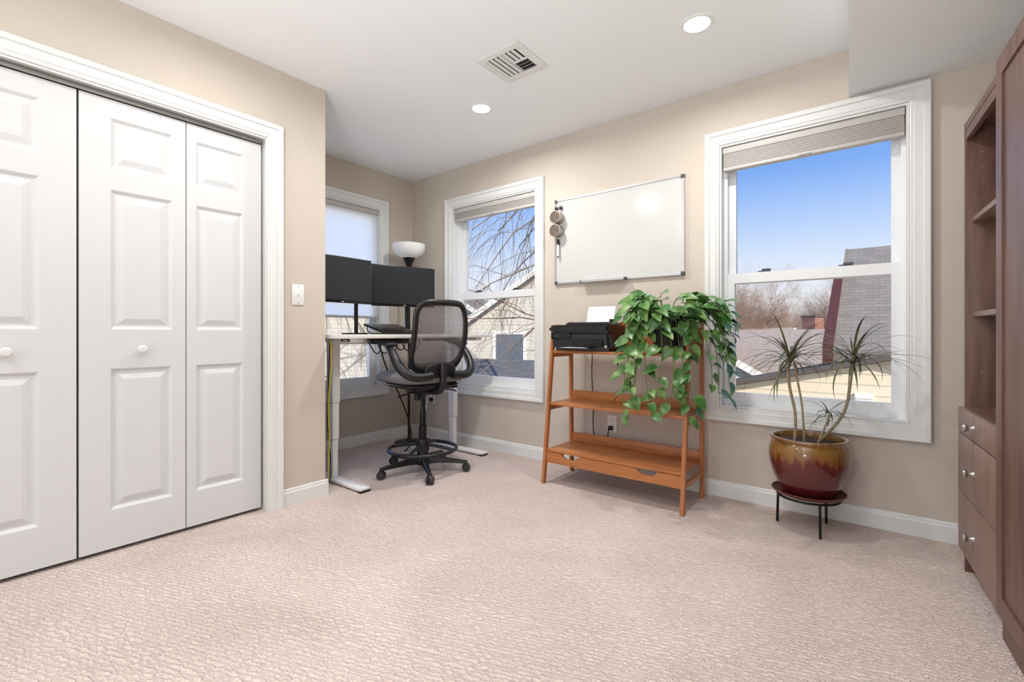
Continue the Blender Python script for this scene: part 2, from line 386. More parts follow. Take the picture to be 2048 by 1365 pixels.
def plate(name,loc,rz,kind):
    g=grp(name,loc,rz)
    box('plate',-.036,.036,-.006,-.0005,-.059,.059,m_plate,g,.002)
    if kind=='switch':
        box('toggle_slot',-.006,.006,-.0075,-.006,-.013,.013,m_cabw,g)
        box('toggle',-.004,.004,-.017,-.006,-.002,.010,m_plate,g,.001)
    else:
        for z in (-.024,.024):
            box('receptacle',-.017,.017,-.009,-.006,z-.015,z+.015,m_plate,g,.004)
            boxes('slots',[(-.008,-.006,-.0095,-.0088,z-.004,z+.007),(.006,.008,-.0095,-.0088,z-.004,z+.007)],m_black,g)
    for z in (-.047,.047) if kind=='switch' else (0,):
        cyl('screw',(0,-.0075,z),(0,-.006,z),.003,m_silver,g,seg=10)
    return g
plate('light_switch',(-2.66,1.368,1.203),R90,'switch')
o1=plate('wall_outlet',(-1.478,3,.350),0,'outlet')
box('plug',-.018,.012,-.035,-.0098,-.042,-.012,m_black,o1,.004)
o2=plate('wall_outlet',(-3.313,3,.385),0,'outlet')
box('plug_top',-.02,.02,-.045,-.0098,.008,.044,m_plate,o2,.004); box('plug_bottom',-.016,.016,-.04,-.0098,-.04,-.008,m_black,o2,.004)

# ceiling fixtures
m_em=emis('downlight_lens',(255,252,246),7)
def downlight(name,x,y,en):
    g=grp(name,(x,y,H))
    lathe('trim_ring',[(.074,0),(.074,-.004),(.066,-.006),(.060,-.004),(.057,-.001)],(0,0,0),m_white,g)
    lathe('lens',[(.0575,-.0005),(.0575,-.0018),(.03,-.0022),(0,-.0022)],(0,0,0),m_em,g)
    ld=bpy.data.lights.new(name+'_lamp','AREA'); ld.shape='DISK'; ld.size=.11; ld.energy=en; ld.color=(1,.98,.95); ld.spread=math.radians(170)
    lo=bpy.data.objects.new('lamp',ld); S.collection.objects.link(lo); lo.parent=g; lo.location=(0,0,-.008)
downlight('added_downlight',-.696,2.304,12)
downlight('added_downlight',-2.067,2.294,16)
for x,y in ((-2.067,.9),(-.696,.9),(-.696,-.5),(-2.067,-.5),(-.696,-2.2),(-2.067,-2.2)): downlight('added_downlight',x,y,6.5)  # unseen downlights, added to brighten the room
# vent
g=grp('ceiling_air_vent',(-1.589,2.011,H))
bm=bmesh.new()
rows=[]
for r,z in ((.143,-.0005),(.143,-.004),(.135,-.007),(.104,-.010),(.102,-.008),(.102,-.0008)):
    rows.append([bm.verts.new((sx*r,sy*r,z)) for sx,sy in ((-1,-1),(1,-1),(1,1),(-1,1))])
for a,b in zip(rows[:-1],rows[1:]):
    for i in range(4): bm.faces.new((a[i],a[(i+1)%4],b[(i+1)%4],b[i]))
frombm('vent_frame',bm,m_white,g)
box('vent_throat',-.102,.102,-.102,.102,-.0012,-.0006,M('vent_dark',(40,40,40),.9),g)
bm=bmesh.new()
def blade(p0,p1,side):
    p0=Vector(p0);p1=Vector(p1); n=Vector(side)
    prev=None
    for k,(o,z) in enumerate(((0,-.012),(.002,-.008),(.006,-.005),(.011,-.0025))):
        c=(bm.verts.new(p0+n*o+Vector((0,0,z))),bm.verts.new(p1+n*o+Vector((0,0,z))))
        if prev: bm.faces.new((prev[0],prev[1],c[1],c[0]))
        prev=c
for i in range(7):
    x=-.098+i*.0285
    if i<4: blade((x,-.1,0),(x,.1,0),(1,0,0))
    else: blade((x,-.1,0),(x,.0,0),(1,0,0))
for i in range(4):
    y=.004+i*.026; blade((.014,y,0),(.1,y,0),(0,1,0))
frombm('vent_blades',bm,m_white,g,recalc=False)
boxes('vent_dividers',[(.010,.014,-.1,.1,-.011,-.001),(.012,.1,-.002,.002,-.011,-.001)],m_white,g)

# ------------------------------------------------------------ walnut bookcase
g=grp('walnut_bookcase',(.2645,2.691,0),math.radians(-86))
W=.552
box('side_far',0,.02,0,.32,0,1.845,m_walnut,g,.001)
box('side_near',W-.022,W-.002,0,.32,0,1.845,m_walnut,g,.001)
box('back_panel',.02,W-.022,.308,.319,.08,1.80,m_walnut,g)
box('top_board',.02,W-.022,0,.308,1.815,1.844,m_walnut,g,.001)
box('top_rail',.021,W-.023,.002,.018,1.775,1.814,m_walnut,g)
for i,z in enumerate((1.435,1.047)): box('shelf_%d'%i,.021,W-.023,.022,.306,z,z+.02,m_walnutf,g,.001)
box('counter',.021,W-.023,.001,.306,.662,.682,m_walnut,g)
bm=bmesh.new()
for z in [ .82+.064*i for i in range(15)]:
    for y in (.05,.26): addcyl(bm,(.0198,y,z),(.0215,y,z),.005,.005,8)
frombm('shelf_pins',bm,m_walnutf,g)
for i,(a,b) in enumerate(((.578,.677),(.342,.573),(.098,.337))):
    box('drawer_front_%d'%i,.003,W-.005,-.019,-.001,a,b,m_walnutf,g,.0015)
    zc=(a+b)/2
    lathe('drawer_knob_%d'%i,[(.011,-.0195),(.009,-.023),(.006,-.028),(.007,-.036),(.014,-.041),(.016,-.046),(.012,-.051),(0,-.053)],(.27,0,zc),m_silver,g,axis='Y',seg=24)
box('toe_kick',.021,W-.023,.03,.045,0,.095,m_walnut,g)
g=grp('walnut_wardrobe',(.2645,2.691,0),math.radians(-86))
box('carcass',W,1.75,.0,.32,0,1.88,m_walnut,g,.001)
for k in range(2):
    a=W+.003+k*.6; b=a+.594
    for z0,z1 in ((.10,1.845),):
        box('door_slab_%d'%k,a,b,-.014,-.001,z0,z1,m_walnut,g)
        boxes('door_frame_%d'%k,[(a,a+.06,-.02,-.014,z0,z1),(b-.06,b,-.02,-.014,z0,z1),(a+.06,b-.06,-.02,-.014,z0,z0+.06),(a+.06,b-.06,-.02,-.014,z1-.06,z1)],m_walnut,g)

# ------------------------------------------------------------ whiteboard
g=grp('whiteboard',(-1.460,2.999,1.664))
w,h=.482,.316
box('panel',-w+.006,w-.006,-.012,-.001,-h+.006,h-.006,m_board,g)
ringsweep('frame',-w+.012,w-.012,-h+.012,h-.012,[(0,-.012),(0,-.017),(.012,-.017),(.012,-.0012)],m_alu,g)
for sx in (-1,1):
    for sz in (-1,1):
        box('corner_cap',sx*(w-.022),sx*(w+.002),-.0195,-.001,sz*(h-.022),sz*(h+.002),m_capd,g,.003)
box('pen_tray',-.235,.09,-.05,-.0175,-h-.004,-h+.001,m_alu,g); box('pen_tray_lip',-.235,.09,-.053,-.05,-h-.004,-h+.010,m_alu,g)
box('pen_tray_end_1',-.245,-.235,-.053,-.0175,-h-.006,-h+.012,m_capd,g); box('pen_tray_end_2',.09,.10,-.053,-.0175,-h-.006,-h+.012,m_capd,g)
g=grp('magnetic_tin',(-1.903,2.981,1.842)); 
m_tin=M('tin_metal',(170,160,150),.35,metal=.8); m_tinlid=M('tin_contents',(120,104,92),.5,rgb2=(80,70,66),nscale=80)
def tin(g):
    lathe('can',[(0,0),(.044,0),(.044,-.045),(.047,-.047),(.047,-.056),(.040,-.057),(.039,-.053)],(0,0,0),m_tin,g,axis='Y')
    lathe('lid_window',[(.0395,-.0535),(0,-.0535)],(0,0,0),m_tinlid,g,axis='Y')
tin(g); g=grp('magnetic_tin',(-1.906,2.981,1.742)); tin(g)
g=grp('marker_pen',(-1.903,2.965,1.62)); cyl('barrel',(0,0,-.065),(0,0,.02),.008,m_plate,g); cyl('cap',(0,0,.02),(0,0,.06),.0092,m_black,g); box('magnet',-.006,.006,.008,.016,.02,.05,m_black,g); cyl('tail',(0,0,-.075),(0,0,-.065),.006,m_black,g)
for dx in (-.02,.018):
    g=grp('binder_clip',(-1.903+dx,2.975,1.915)); box('clip_body',-.011,.011,-.008,.006,-.012,.012,m_black,g,.003); tube('clip_handle',[(-.006,-.004,.01),(-.007,-.012,.028),(.007,-.012,.028),(.006,-.004,.01)],.0012,m_silver,g)

# ------------------------------------------------------------ standing desk
g=grp('standing_desk',(0,0,0))
box('desktop',-3.17,-2.52,1.575,2.93,.947,.972,m_desk,g,.003)
for i,y in enumerate((1.711,2.815)):
    box('foot_%d'%i,-3.16,-2.50,y-.035,y+.035,.008,.030,m_steelw,g,.006)
    box('foot_end_front_%d'%i,-2.53,-2.495,y-.036,y+.036,.0,.014,m_black,g,.003); box('foot_end_back_%d'%i,-3.165,-3.13,y-.036,y+.036,.0,.014,m_black,g,.003)
    box('column_outer_%d'%i,-2.90,-2.82,y-.028,y+.028,.52,.93,m_steelw,g,.006)
    box('column_mid_%d'%i,-2.895,-2.825,y-.024,y+.024,.28,.52,m_steelw,g,.006)
    box('column_inner_%d'%i,-2.889,-2.831,y-.02,y+.02,.03,.28,m_steelw,g,.006)
    box('top_arm_%d'%i,-3.12,-2.56,y-.03,y+.03,.922,.947,m_steelw,g,.003)
box('crossbar',-2.89,-2.83,1.74,2.78,.905,.945,m_steelw,g,.003)
box('badge_plate',-2.72,-2.62,1.6805,1.6815,.927,.944,m_black,g)
text('badge_text','Dorvane',.014,m_paper,g,(-2.67,1.680,.9355),(R90,0,0))
box('control_box',-2.60,-2.53,2.25,2.40,.925,.946,m_black,g,.004)
box('under_desk_power_strip',-2.80,-2.74,1.95,2.25,.905,.94,m_black,g,.004)
for i in range(6):
    y=1.9+.07*i; tube('under_cable_%d'%i,[(-2.75,y,.93),(-2.72,y+.02,.86-.02*(i%3)),(-2.74,y+.08,.83+.01*i),(-2.78,y+.13,.88),(-2.8,y+.15,.93)],.004,m_black,g)
tube('cable_bundle',[(-2.9,2.1,.92),(-2.98,2.2,.75),(-3.05,2.4,.5),(-3.1,2.55,.25),(-3.15,2.62,.02),(-3.1,2.5,.008)],.006,m_black,g)
g=grp('yellow_network_cable'); tube('cable',[(-2.70,1.60,.94),(-2.695,1.60,.86),(-2.71,1.61,.75),(-2.735,1.60,.55),(-2.715,1.60,.35),(-2.73,1.60,.15),(-2.76,1.62,.02),(-2.82,1.60,.006)],.004,m_yel,g)
g=grp('desk_power_cord'); tube('cord',[(-2.74,1.62,.94),(-2.74,1.61,.80),(-2.73,1.6,.6),(-2.745,1.6,.4),(-2.72,1.61,.22),(-2.735,1.62,.05),(-2.8,1.64,.006)],.0035,m_black,g)
g=grp('white_power_cord'); tube('cord',[(-3.313,2.955,.41),(-3.29,2.90,.33),(-3.2,2.82,.3),(-3.22,2.8,.15),(-3.12,2.78,.04),(-3.0,2.7,.006),(-3.1,2.6,.006)],.0045,m_cabw,g)
tube('cord_2',[(-3.313,2.955,.36),(-3.33,2.88,.25),(-3.36,2.86,.1),(-3.3,2.9,.006)],.0035,m_cabw,g)

def monitor(name,c,rz,w,h,zc,post):
    g=grp(name,(c[0],c[1],zc),rz)
    box('housing',-w/2,w/2,0,.022,-h/2,h/2,m_bez,g,.004)
    box('rear_bulge',-w*.3,w*.3,.022,.05,-h*.3,h*.3,m_black,g,.01)
    box('screen',-w/2+.008,w/2-.008,-.0012,-.0002,-h/2+.020,h/2-.010,m_screen,g)
    text('bezel_logo','novi',.013,m_paper,g,(0,-.0012,-h/2+.0095),(R90,0,0))
    return g
for nm,c,rz,w,px in (('computer_monitor',(-2.905,1.808),math.radians(94.7),.495,.17),('computer_monitor',(-2.955,2.381),math.radians(75.8),.53,.05)):
    g=monitor(nm,c,rz,w,.318,1.348,None)
    cyl('stand_post',(px,.075,-.375),(px,.075,0),.014,m_blackm,g)
    box('stand_head',px-.05,px+.05,.051,.075,-.05,.05,m_blackm,g,.004)
    box('stand_foot',px-.07,px+.07,.02,.15,-.376,-.366,m_blackm,g,.004)
g=grp('laptop_on_stand',(-2.84,2.15,.973),math.radians(96))
tilt=Matrix.Rotation(math.radians(16),4,'X')
box('stand_plate',-.14,.14,-.11,.11,.030,.032,m_blackm,g,mtx=tilt)
box('laptop_base',-.16,.16,-.11,.11,.034,.042,m_black,g,.002,mtx=tilt)
box('laptop_lid',-.16,.16,-.11,.11,.044,.048,m_bez,g,.001,mtx=tilt)
for sx in (-.13,.13): tube('stand_leg',[(sx,.09,.055),(sx,.10,.004),(sx,-.08,.004),(sx,-.10,.005)],.004,m_blackm,g)

# ------------------------------------------------------------ torchiere
g=grp('floor_lamp',(-3.335,2.735,0))
lathe('base',[(0,.0),(.125,.0),(.127,.008),(.11,.018),(.03,.026),(.012,.045),(0,.045)],(0,0,0),m_blackm,g)
cyl('pole',(0,0,.03),(0,0,1.58),.011,m_blackm,g)
for z in (.45,.95,1.35): cyl('joint',(0,0,z),(0,0,z+.03),.014,m_blackm,g)
lathe('neck_cone',[(.012,1.55),(.02,1.57),(.03,1.60),(.052,1.645),(.056,1.655),(0,1.655)],(0,0,0),m_blackm,g)
m_bowl=M('opal_bowl',(242,242,240),.3)
lathe('bowl',[(.05,1.652),(.085,1.665),(.12,1.69),(.141,1.73),(.146,1.775),(.142,1.775),(.136,1.732),(.115,1.697),(.08,1.674),(0,1.664)],(0,0,0),m_bowl,g)

# ------------------------------------------------------------ drafting chair
rz=math.radians(170); g=grp('drafting_chair',(-2.558,2.222,0),rz)
for k in range(5):
    a=math.radians(-32.6+72*k)-rz; ca,sa=math.cos(a),math.sin(a)
    bm=bmesh.new(); rows=[]
    for r,zt,zb,hw in ((.025,.115,.06,.03),(.12,.105,.068,.024),(.24,.088,.062,.018),(.315,.078,.058,.015)):
        rows.append([bm.verts.new((r*ca-s*hw*sa,r*sa+s*hw*ca,z)) for s,z in ((-1,zb),(1,zb),(.6,zt),(-.6,zt))])
    for p,q in zip(rows[:-1],rows[1:]):
        for i in range(4): bm.faces.new((p[i],p[(i+1)%4],q[(i+1)%4],q[i]))
    bm.faces.new(rows[0]); bm.faces.new(rows[-1]); 
    bmesh.ops.bevel(bm,geom=list(bm.edges),offset=.003,segments=1,affect='EDGES')
    frombm('base_arm_%d'%k,bm,m_black,g,True)
    cx,cy=.306*ca,.306*sa; t=a+1.1+k*.7; tx,ty=math.cos(t),math.sin(t)
    cyl('caster_stem_%d'%k,(cx,cy,.045),(cx,cy,.07),.009,m_blackm,g,seg=12)
    for s in (-1,1):
        o=Vector((cx,cy,.029)); n=Vector((tx,ty,0))
        bm=bmesh.new(); addcyl(bm,o+n*s*.007,o+n*s*.024,.029,.025,24); frombm('caster_wheel_%d'%k,bm,m_rub,g,True)
    lathe('caster_hood_%d'%k,[(.02,0),(.021,.016),(.012,.026),(0,.028)],(cx,cy,.034),m_black,g,seg=16)
lathe('hub',[(.0,.055),(.045,.055),(.05,.09),(.042,.125),(.036,.15),(0,.15)],(0,0,0),m_black,g)
lathe('column',[(.028,.14),(.028,.33),(.022,.335),(.022,.44),(.018,.445),(.018,.57),(0,.57)],(0,0,0),m_blackm,g)
bm=bmesh.new(); n=64; R=.235; rr=.0125
grid=[[bm.verts.new(((R+rr*math.cos(b*math.pi/6))*math.cos(2*math.pi*i/n),(R+rr*math.cos(b*math.pi/6))*math.sin(2*math.pi*i/n),.165+rr*math.sin(b*math.pi/6))) for b in range(12)] for i in range(n)]
for i in range(n):
    for b in range(12): bm.faces.new((grid[i][b],grid[(i+1)%n][b],grid[(i+1)%n][(b+1)%12],grid[i][(b+1)%12]))
frombm('foot_ring',bm,m_black,g,True,1.5)
lathe('ring_collar',[(.029,.15),(.045,.15),(.047,.20),(.040,.235),(.029,.235)],(0,0,0),m_black,g)
for k in range(4):
    a=math.radians(35+90*k); tube('ring_spoke_%d'%k,[(.04*math.cos(a),.04*math.sin(a),.195),(.14*math.cos(a),.14*math.sin(a),.185),(.232*math.cos(a),.232*math.sin(a),.165)],.011,m_black,g)
box('mechanism',-.12,.12,-.075,.075,.555,.605,m_black,g,.012)
box('seat_plate',-.19,.19,-.17,.17,.600,.614,m_black,g,.004)
cyl('tension_knob',(.07,0,.50),(.07,0,.556),.026,m_black,g); 
tube('height_lever',[(.02,-.07,.575),(.02,-.18,.57),(.02,-.26,.56),(.02,-.30,.545)],.006,m_black,g)
tube('tilt_lever',[(-.05,.07,.575),(-.05,.16,.57),(-.05,.22,.55)],.006,m_black,g)
def sshape(c):
    if c.x>.1: c.z-= (c.x-.1)**2*.9
    c.z+=.05*(c.y**2); return c
rbox('seat_shell',.46,.44,.05,m_black,g,(.02,0,.622),e=4,shape=sshape)
rbox('seat_cushion',.54,.51,.105,m_grey,g,(.05,0,.672),e=4.5,shape=sshape)
# backrest
def bp(u,v):
    z=.715+.485*v; hw=.205+.012*math.sin(math.pi*v)
    x=-.195-.085*v-.03*math.sin(math.pi*min(v*1.1,1))+.035*u*u
    x+= .035*(1-v)**3
    return Vector((x-.0,u*hw,z))
def sup(t,e=5):
    c,s=math.cos(t),math.sin(t); k=(abs(c)**e+abs(s)**e)**(-1/e); return c*k,s*k
pts=[]
for i in range(48):
    cx,sy=sup(2*math.pi*i/48); pts.append(bp(cx,(sy+1)/2))
bm=bmesh.new(); n=48; rings=[]
cen=sum(pts,Vector())/n
for i in range(n):
    p=pts[i]; tan=(pts[(i+1)%n]-pts[i-1]).normalized(); out=(p-cen); out.x=0; out=(out-tan*out.dot(tan)).normalized(); nn=tan.cross(out)
    low=max(0,(.80-p.z)/.085); wd=.021+.014*min(1,low)
    rings.append([bm.verts.new(p+out*(wd*math.cos(b*math.pi/5)-wd*.8)+nn*.014*math.sin(b*math.pi/5)) for b in range(10)])
for i in range(n):
    for b in range(10): bm.faces.new((rings[i][b],rings[(i+1)%n][b],rings[(i+1)%n][(b+1)%10],rings[i][(b+1)%10]))
frombm('back_frame',bm,m_black,g,True,1.5)
bm=bmesh.new(); N=14; G=[[bm.verts.new(bp(sup(0)[0]*(-.95+1.9*i/N),.03+.94*j/N)+Vector((.004,0,0))) for i in range(N+1)] for j in range(N+1)]
for i in range(N):
    for j in range(N): bm.faces.new((G[i][j],G[i][j+1],G[i+1][j+1],G[i+1][j]))
for j in range(N+1):
    for i in range(N+1):
        u=-.95+1.9*i/N; v=-.94+1.88*j/N; e=5; k=(abs(u)**e+abs(v)**e)**(1/e)
        if k>.97: s=.97/k; G[j][i].co=bp(u*s,(v*s+1)/2)+Vector((.004,0,0))
frombm('back_mesh',bm,m_mesh,g,True,1.5)
tube('back_spine',[(-.06,0,.582),(-.20,0,.575),(-.26,0,.63),(-.262,0,.70),(-.255,0,.78)],.024,m_black,g)
rbox('spine_plate',.035,.24,.10,m_black,g,(-.225,0,.735),e=4)
for s,nm in ((1,'left'),(-1,'right')):
    tube('arm_strut_'+nm,[(.0,s*.285,.915),(-.08,s*.29,.875),(-.15,s*.292,.80),(-.215,s*.27,.725),(-.25,s*.19,.685),(-.25,s*.08,.70)],.028,m_black,g,radii=[.7,.95,1.1,1.1,1,1])
    mt=Matrix.Translation((.07,s*.285,.930))@Matrix.Rotation(math.radians(-9),4,'Y')
    bm=bmesh.new(); addbox(bm,-.165,.165,-.045,.045,-.016,.016,mt); bmesh.ops.bevel(bm,geom=list(bm.edges),offset=.012,segments=3,affect='EDGES')
    frombm('arm_pad_'+nm,bm,m_rub,g,True)

# ------------------------------------------------------------ wooden console shelf
g=grp('wooden_shelf_unit',(0,0,0))
xl,xr=-1.745,-.845
def slantleg(name,x,yb,yt,zt,wx=.022,wy=.030):
    bm=bmesh.new()
    b=[bm.verts.new((x+sx*wx/2,yb+sy*wy/2,0)) for sx,sy in ((-1,-1),(1,-1),(1,1),(-1,1))]
    t=[bm.verts.new((x+sx*wx/2,yt+sy*wy/2,zt)) for sx,sy in ((-1,-1),(1,-1),(1,1),(-1,1))]
    bm.faces.new(b); bm.faces.new(t)
    for i in range(4): bm.faces.new((b[i],b[(i+1)%4],t[(i+1)%4],t[i]))
    bmesh.ops.bevel(bm,geom=list(bm.edges),offset=.003,segments=2,affect='EDGES'); frombm(name,bm,m_cherryv,g,True)
def fy(z): return 2.545+.12*z
def by(z): return 2.900-.012*z
for i,x in enumerate((xl,xr)):
    slantleg('front_leg_%d'%i,x,fy(0),fy(1.03),1.03); slantleg('back_leg_%d'%i,x,by(0),by(1.06),1.06)
    for j,z in enumerate((.135,.47,.82,1.01)):
        box('side_rail_%d_%d'%(i,j),x-.008,x+.008,fy(z)+.014,by(z)-.014,z,z+.028,m_cherry,g,.002)
for j,z in enumerate((.205,.505,.848)):
    box('shelf_board_%d'%j,xl+.012,xr-.012,fy(z)+(-.006 if j<2 else -.01),by(z)-.012,z,z+.018,m_cherry,g,.003)
    if j<2:
        box('shelf_back_lip_%d'%j,xl+.012,xr-.012,by(z)-.010,by(z)+.004,z+.0,z+.075,m_cherry,g,.003)
box('top_back_rail',xl+.012,xr-.012,by(1)-.010,by(1)+.006,.87,1.05,m_cherry,g,.004)
bm=bmesh.new()
zt,zb=.203,.135; yA=fy(.17)-.004; n=60; top=[];bot=[]
for i in range(n+1):
    x=xl+.012+(xr-xl-.024)*i/n; f=i/n
    d=0
    for c in (.2,.78):
        q=abs(f-c)/.07
        if q<1: d=max(d,.028*(1-q*q*q*q))
    top.append((x,zt-d)); bot.append((x,zb))
F=[[bm.verts.new((x,yA,z)) for x,z in top],[bm.verts.new((x,yA,z)) for x,z in bot],[bm.verts.new((x,yA+.016,z)) for x,z in top],[bm.verts.new((x,yA+.016,z)) for x,z in bot]]
for i in range(n):
    bm.faces.new((F[0][i],F[0][i+1],F[1][i+1],F[1][i])); bm.faces.new((F[2][i],F[3][i],F[3][i+1],F[2][i+1])); bm.faces.new((F[0][i],F[2][i],F[2][i+1],F[0][i+1])); bm.faces.new((F[1][i],F[1][i+1],F[3][i+1],F[3][i]))
frombm('front_apron',bm,m_cherry,g)

# ------------------------------------------------------------ printer
g=grp('inkjet_printer',(-1.520,2.712,.867))
def pshape(x0,x1,y0,y1,z0,z1,name,mat,top_in=.0,bev=.018,front_in=0):
    bm=bmesh.new(); vs=addbox(bm,x0,x1,y0,y1,z0,z1)
    for v in vs[4:]: v.co.x*=(1-top_in); 
    for v in (vs[0],vs[1]): v.co.y+=front_in
    bmesh.ops.bevel(bm,geom=list(bm.edges),offset=bev,segments=4,affect='EDGES'); return frombm(name,bm,mat,g,True)
m_prn=M('printer_charcoal',(38,39,44),.38,spec=.5); m_prng=M('printer_gloss_black',(12,12,14),.12)
pshape(-.210,.215,-.11,.15,.0,.125,'body',m_prn,-.02,.02,.02)
pshape(-.218,.222,-.125,.15,.118,.165,'scanner_lid',m_prng,.01,.014)
pshape(-.16,.18,-.02,.15,.160,.185,'document_feeder',m_prn,.06,.010)
box('control_panel',-.200,-.06,-.116,-.105,.075,.116,m_prng,g,.003); box('panel_display',-.185,-.12,-.1175,-.1155,.084,.108,m_screen,g)
box('output_slot',-.05,.17,-.113,-.10,.028,.072,M('slot_black',(4,4,4),.8),g,.003); box('output_tray',-.13,.11,-.165,-.095,.012,.020,m_prn,g,.003)
boxp=Matrix.Translation((.0,-.13,.022))@Matrix.Rotation(.04,4,'Z'); box('printed_sheet',-.09,.07,-.05,.04,0,.001,m_paper,g,mtx=boxp)
cyl('logo_disc',(.195,-.1125,.03),(.195,-.108,.03),.009,m_silver,g,seg=20)
mt=Matrix.Translation((.04,.10,.185))@Matrix.Rotation(math.radians(-18),4,'X')
box('paper_support',-.10,.12,.0,.004,0,.05,m_prn,g,mtx=mt); box('paper_stack',-.095,.105,-.006,-.001,0,.11,m_paper,g,mtx=mt)
box('paper_guide',.145,.16,.03,.10,.185,.205,m_prn,g,.004)
g=grp('printer_power_cord'); tube('cord',[(-1.62,2.94,.95),(-1.60,2.945,.85),(-1.615,2.95,.7),(-1.60,2.955,.5),(-1.61,2.96,.30),(-1.58,2.96,.16),(-1.52,2.95,.14),(-1.49,2.94,.22),(-1.481,2.95,.32)],.0035,m_black,g)

# ------------------------------------------------------------ pothos
PC=Vector((-.985,2.735,.867))
g=grp('pothos_plant',PC)
m_potb=M('pot_black',(20,20,22),.35)
lathe('pot',[(0,0),(.078,0),(.082,.006),(.104,.19),(.110,.195),(.110,.215),(.104,.215),(.098,.185),(0,.18)],(0,0,0),m_potb,g)
lathe('soil',[(0,.186),(.098,.184)],(0,0,0),m_soil,g)
def addleaf(bm,base,d,nrm,ln,wd):
    d=d.normalized(); s=d.cross(nrm).normalized(); n=s.cross(d).normalized()
    if n.dot(nrm)<0: n=-n
    curl=random.uniform(.1,.35)
    mt=(0,.15,.35,.6,.84,1.0); st=(-.13,.04,.30,.56,.80,1.0); sw=(.20,.45,.5,.38,.18,0)
    def P(t,w): return base+d*ln*t+s*w*wd+n*(abs(w)*wd*.28-curl*ln*t*t)
    mid=[bm.verts.new(P(t,0)) for t in mt]
    for sg in (-1,1):
        side=[bm.verts.new(P(st[i],sg*sw[i])) for i in range(5)]+[mid[5]]
        for i in range(5):
            vs=[mid[i],mid[i+1],side[i+1],side[i]]
            if i==4: vs=[mid[4],mid[5],side[4]]
            f=bm.faces.new(vs if sg>0 else vs[::-1]); f.smooth=True
bm=bmesh.new(); stems=[]
rd=Vector((.785,.62,0)); td=Vector((.62,-.785,0))
def vd(r,t): return (rd*r+td*t).normalized()
vines=[]
for k in range(34):
    r=random.uniform(-1,1); t=random.uniform(-.1,.9)
    vines.append((vd(r,t),random.uniform(.05,.19),random.uniform(-.08,.03),random.uniform(.05,.15),.9))
for k in range(12):
    vines.append((vd(random.choice((-1,1))*random.uniform(.6,1),random.uniform(0,.6)),random.uniform(.16,.28),random.uniform(0,.14),random.uniform(.06,.13),.85))
for (r,t,reach,drop,rise,pr) in ((-.95,.35,.26,.26,.08,.75),(-.8,.6,.24,.46,.05,.7),(-.95,.5,.27,.55,.03,.7),(-.7,.7,.22,.54,.03,.7),(-.88,.45,.22,.40,.05,.75),(-.8,.5,.29,.52,.04,.7),
    (-.35,1,.16,.48,.03,.65),(.0,1,.15,.56,.03,.6),(.3,1,.17,.50,.03,.65),(.15,1,.16,.40,.05,.6),(-.55,.85,.2,.46,.04,.7),
    (.85,.5,.26,.34,.08,.75),(.95,.3,.25,.48,.06,.65),(.75,.6,.22,.44,.05,.7),(1,.15,.26,.22,.10,.75),(1,.3,.28,.10,.12,.8),(.6,.8,.20,.40,.06,.7),(.9,.45,.27,.38,.06,.65),(.8,.5,.24,.24,.08,.75)):
    vines.append((vd(r,t),reach,drop,rise,pr))
for d,reach,drop,rise,pr in vines:
    d=d.copy(); L0=reach+max(drop,0)+rise; n=max(3,int(L0/.050)); pts=[]
    side=Vector((-d.y,d.x,0)); ph=random.uniform(0,6)
    for i in range(n+1):
        s=i/n; hz=.05+reach*(1-(1-s)**2.4); z=.20+rise*math.sin(math.pi*min(1,s*1.6)*.5)-(drop+rise*.6)*max(0,s-.25)**1.3*1.45
        p=d*hz+side*(.035*math.sin(ph+s*5)*s)+Vector((0,0,z))
        if (PC+p).y>2.93: p.y=2.93-PC.y
        pts.append(p)
    stems.append(pts)
    for i in range(1,n+1):
        if i<n and random.random()>pr: continue
        p=pts[i]; tan=(pts[i]-pts[i-1]).normalized()
        sd=side*random.choice((-1,1))*random.uniform(.4,1.0)
        ld=(sd+d*random.uniform(.1,.7)+Vector((0,0,random.uniform(-.8,.25)))+tan*.4).normalized()
        pet=random.uniform(.015,.04); b=p+(ld+Vector((0,0,.5)))*pet
        ln=random.uniform(.055,.09); nr=(d*.5+td*.3+Vector((0,0,random.uniform(.5,1.2)))+side*random.uniform(-.4,.4)).normalized()
        if (PC+b+ld*ln).y>2.96: continue
        addleaf(bm,b,ld,nr,ln,ln*.72)
        stems.append([p,b])
frombm('leaves',bm,m_leaf,g,recalc=False)
cu=bpy.data.curves.new('vines','CURVE'); cu.dimensions='3D'; cu.bevel_depth=.0022; cu.bevel_resolution=1
for pts in stems:
    sp=cu.splines.new('POLY'); sp.points.add(len(pts)-1)
    for i,p in enumerate(pts): sp.points[i].co=(*p,1)
cu.materials.append(m_stemp); o=bpy.data.objects.new('vines',cu); S.collection.objects.link(o); o.parent=g

# ------------------------------------------------------------ dracaena + pot + stand
DC=Vector((-.296,2.786,0))
g=grp('plant_stand',DC)
for k,(x,y) in enumerate(((-.234,2.664),(-.428,2.784),(-.227,2.909))):
    v=Vector((x,y,0))-DC; v=v.normalized()*.137
    cyl('leg_%d'%k,(v.x*1.0,v.y*1.0,0),(v.x*.97,v.y*.97,.162),.0062,m_blackm,g,seg=12)
bm=bmesh.new(); n=48
def torus(bm,R,rr,z,n=48,m=8):
    gr=[[bm.verts.new(((R+rr*math.cos(2*math.pi*b/m))*math.cos(2*math.pi*i/n),(R+rr*math.cos(2*math.pi*b/m))*math.sin(2*math.pi*i/n),z+rr*math.sin(2*math.pi*b/m))) for b in range(m)] for i in range(n)]
    for i in range(n):
        for b in range(m): bm.faces.new((gr[i][b],gr[(i+1)%n][b],gr[(i+1)%n][(b+1)%m],gr[i][(b+1)%m]))
torus(bm,.137,.006,.162); frombm('top_ring',bm,m_blackm,g,True,1.5)
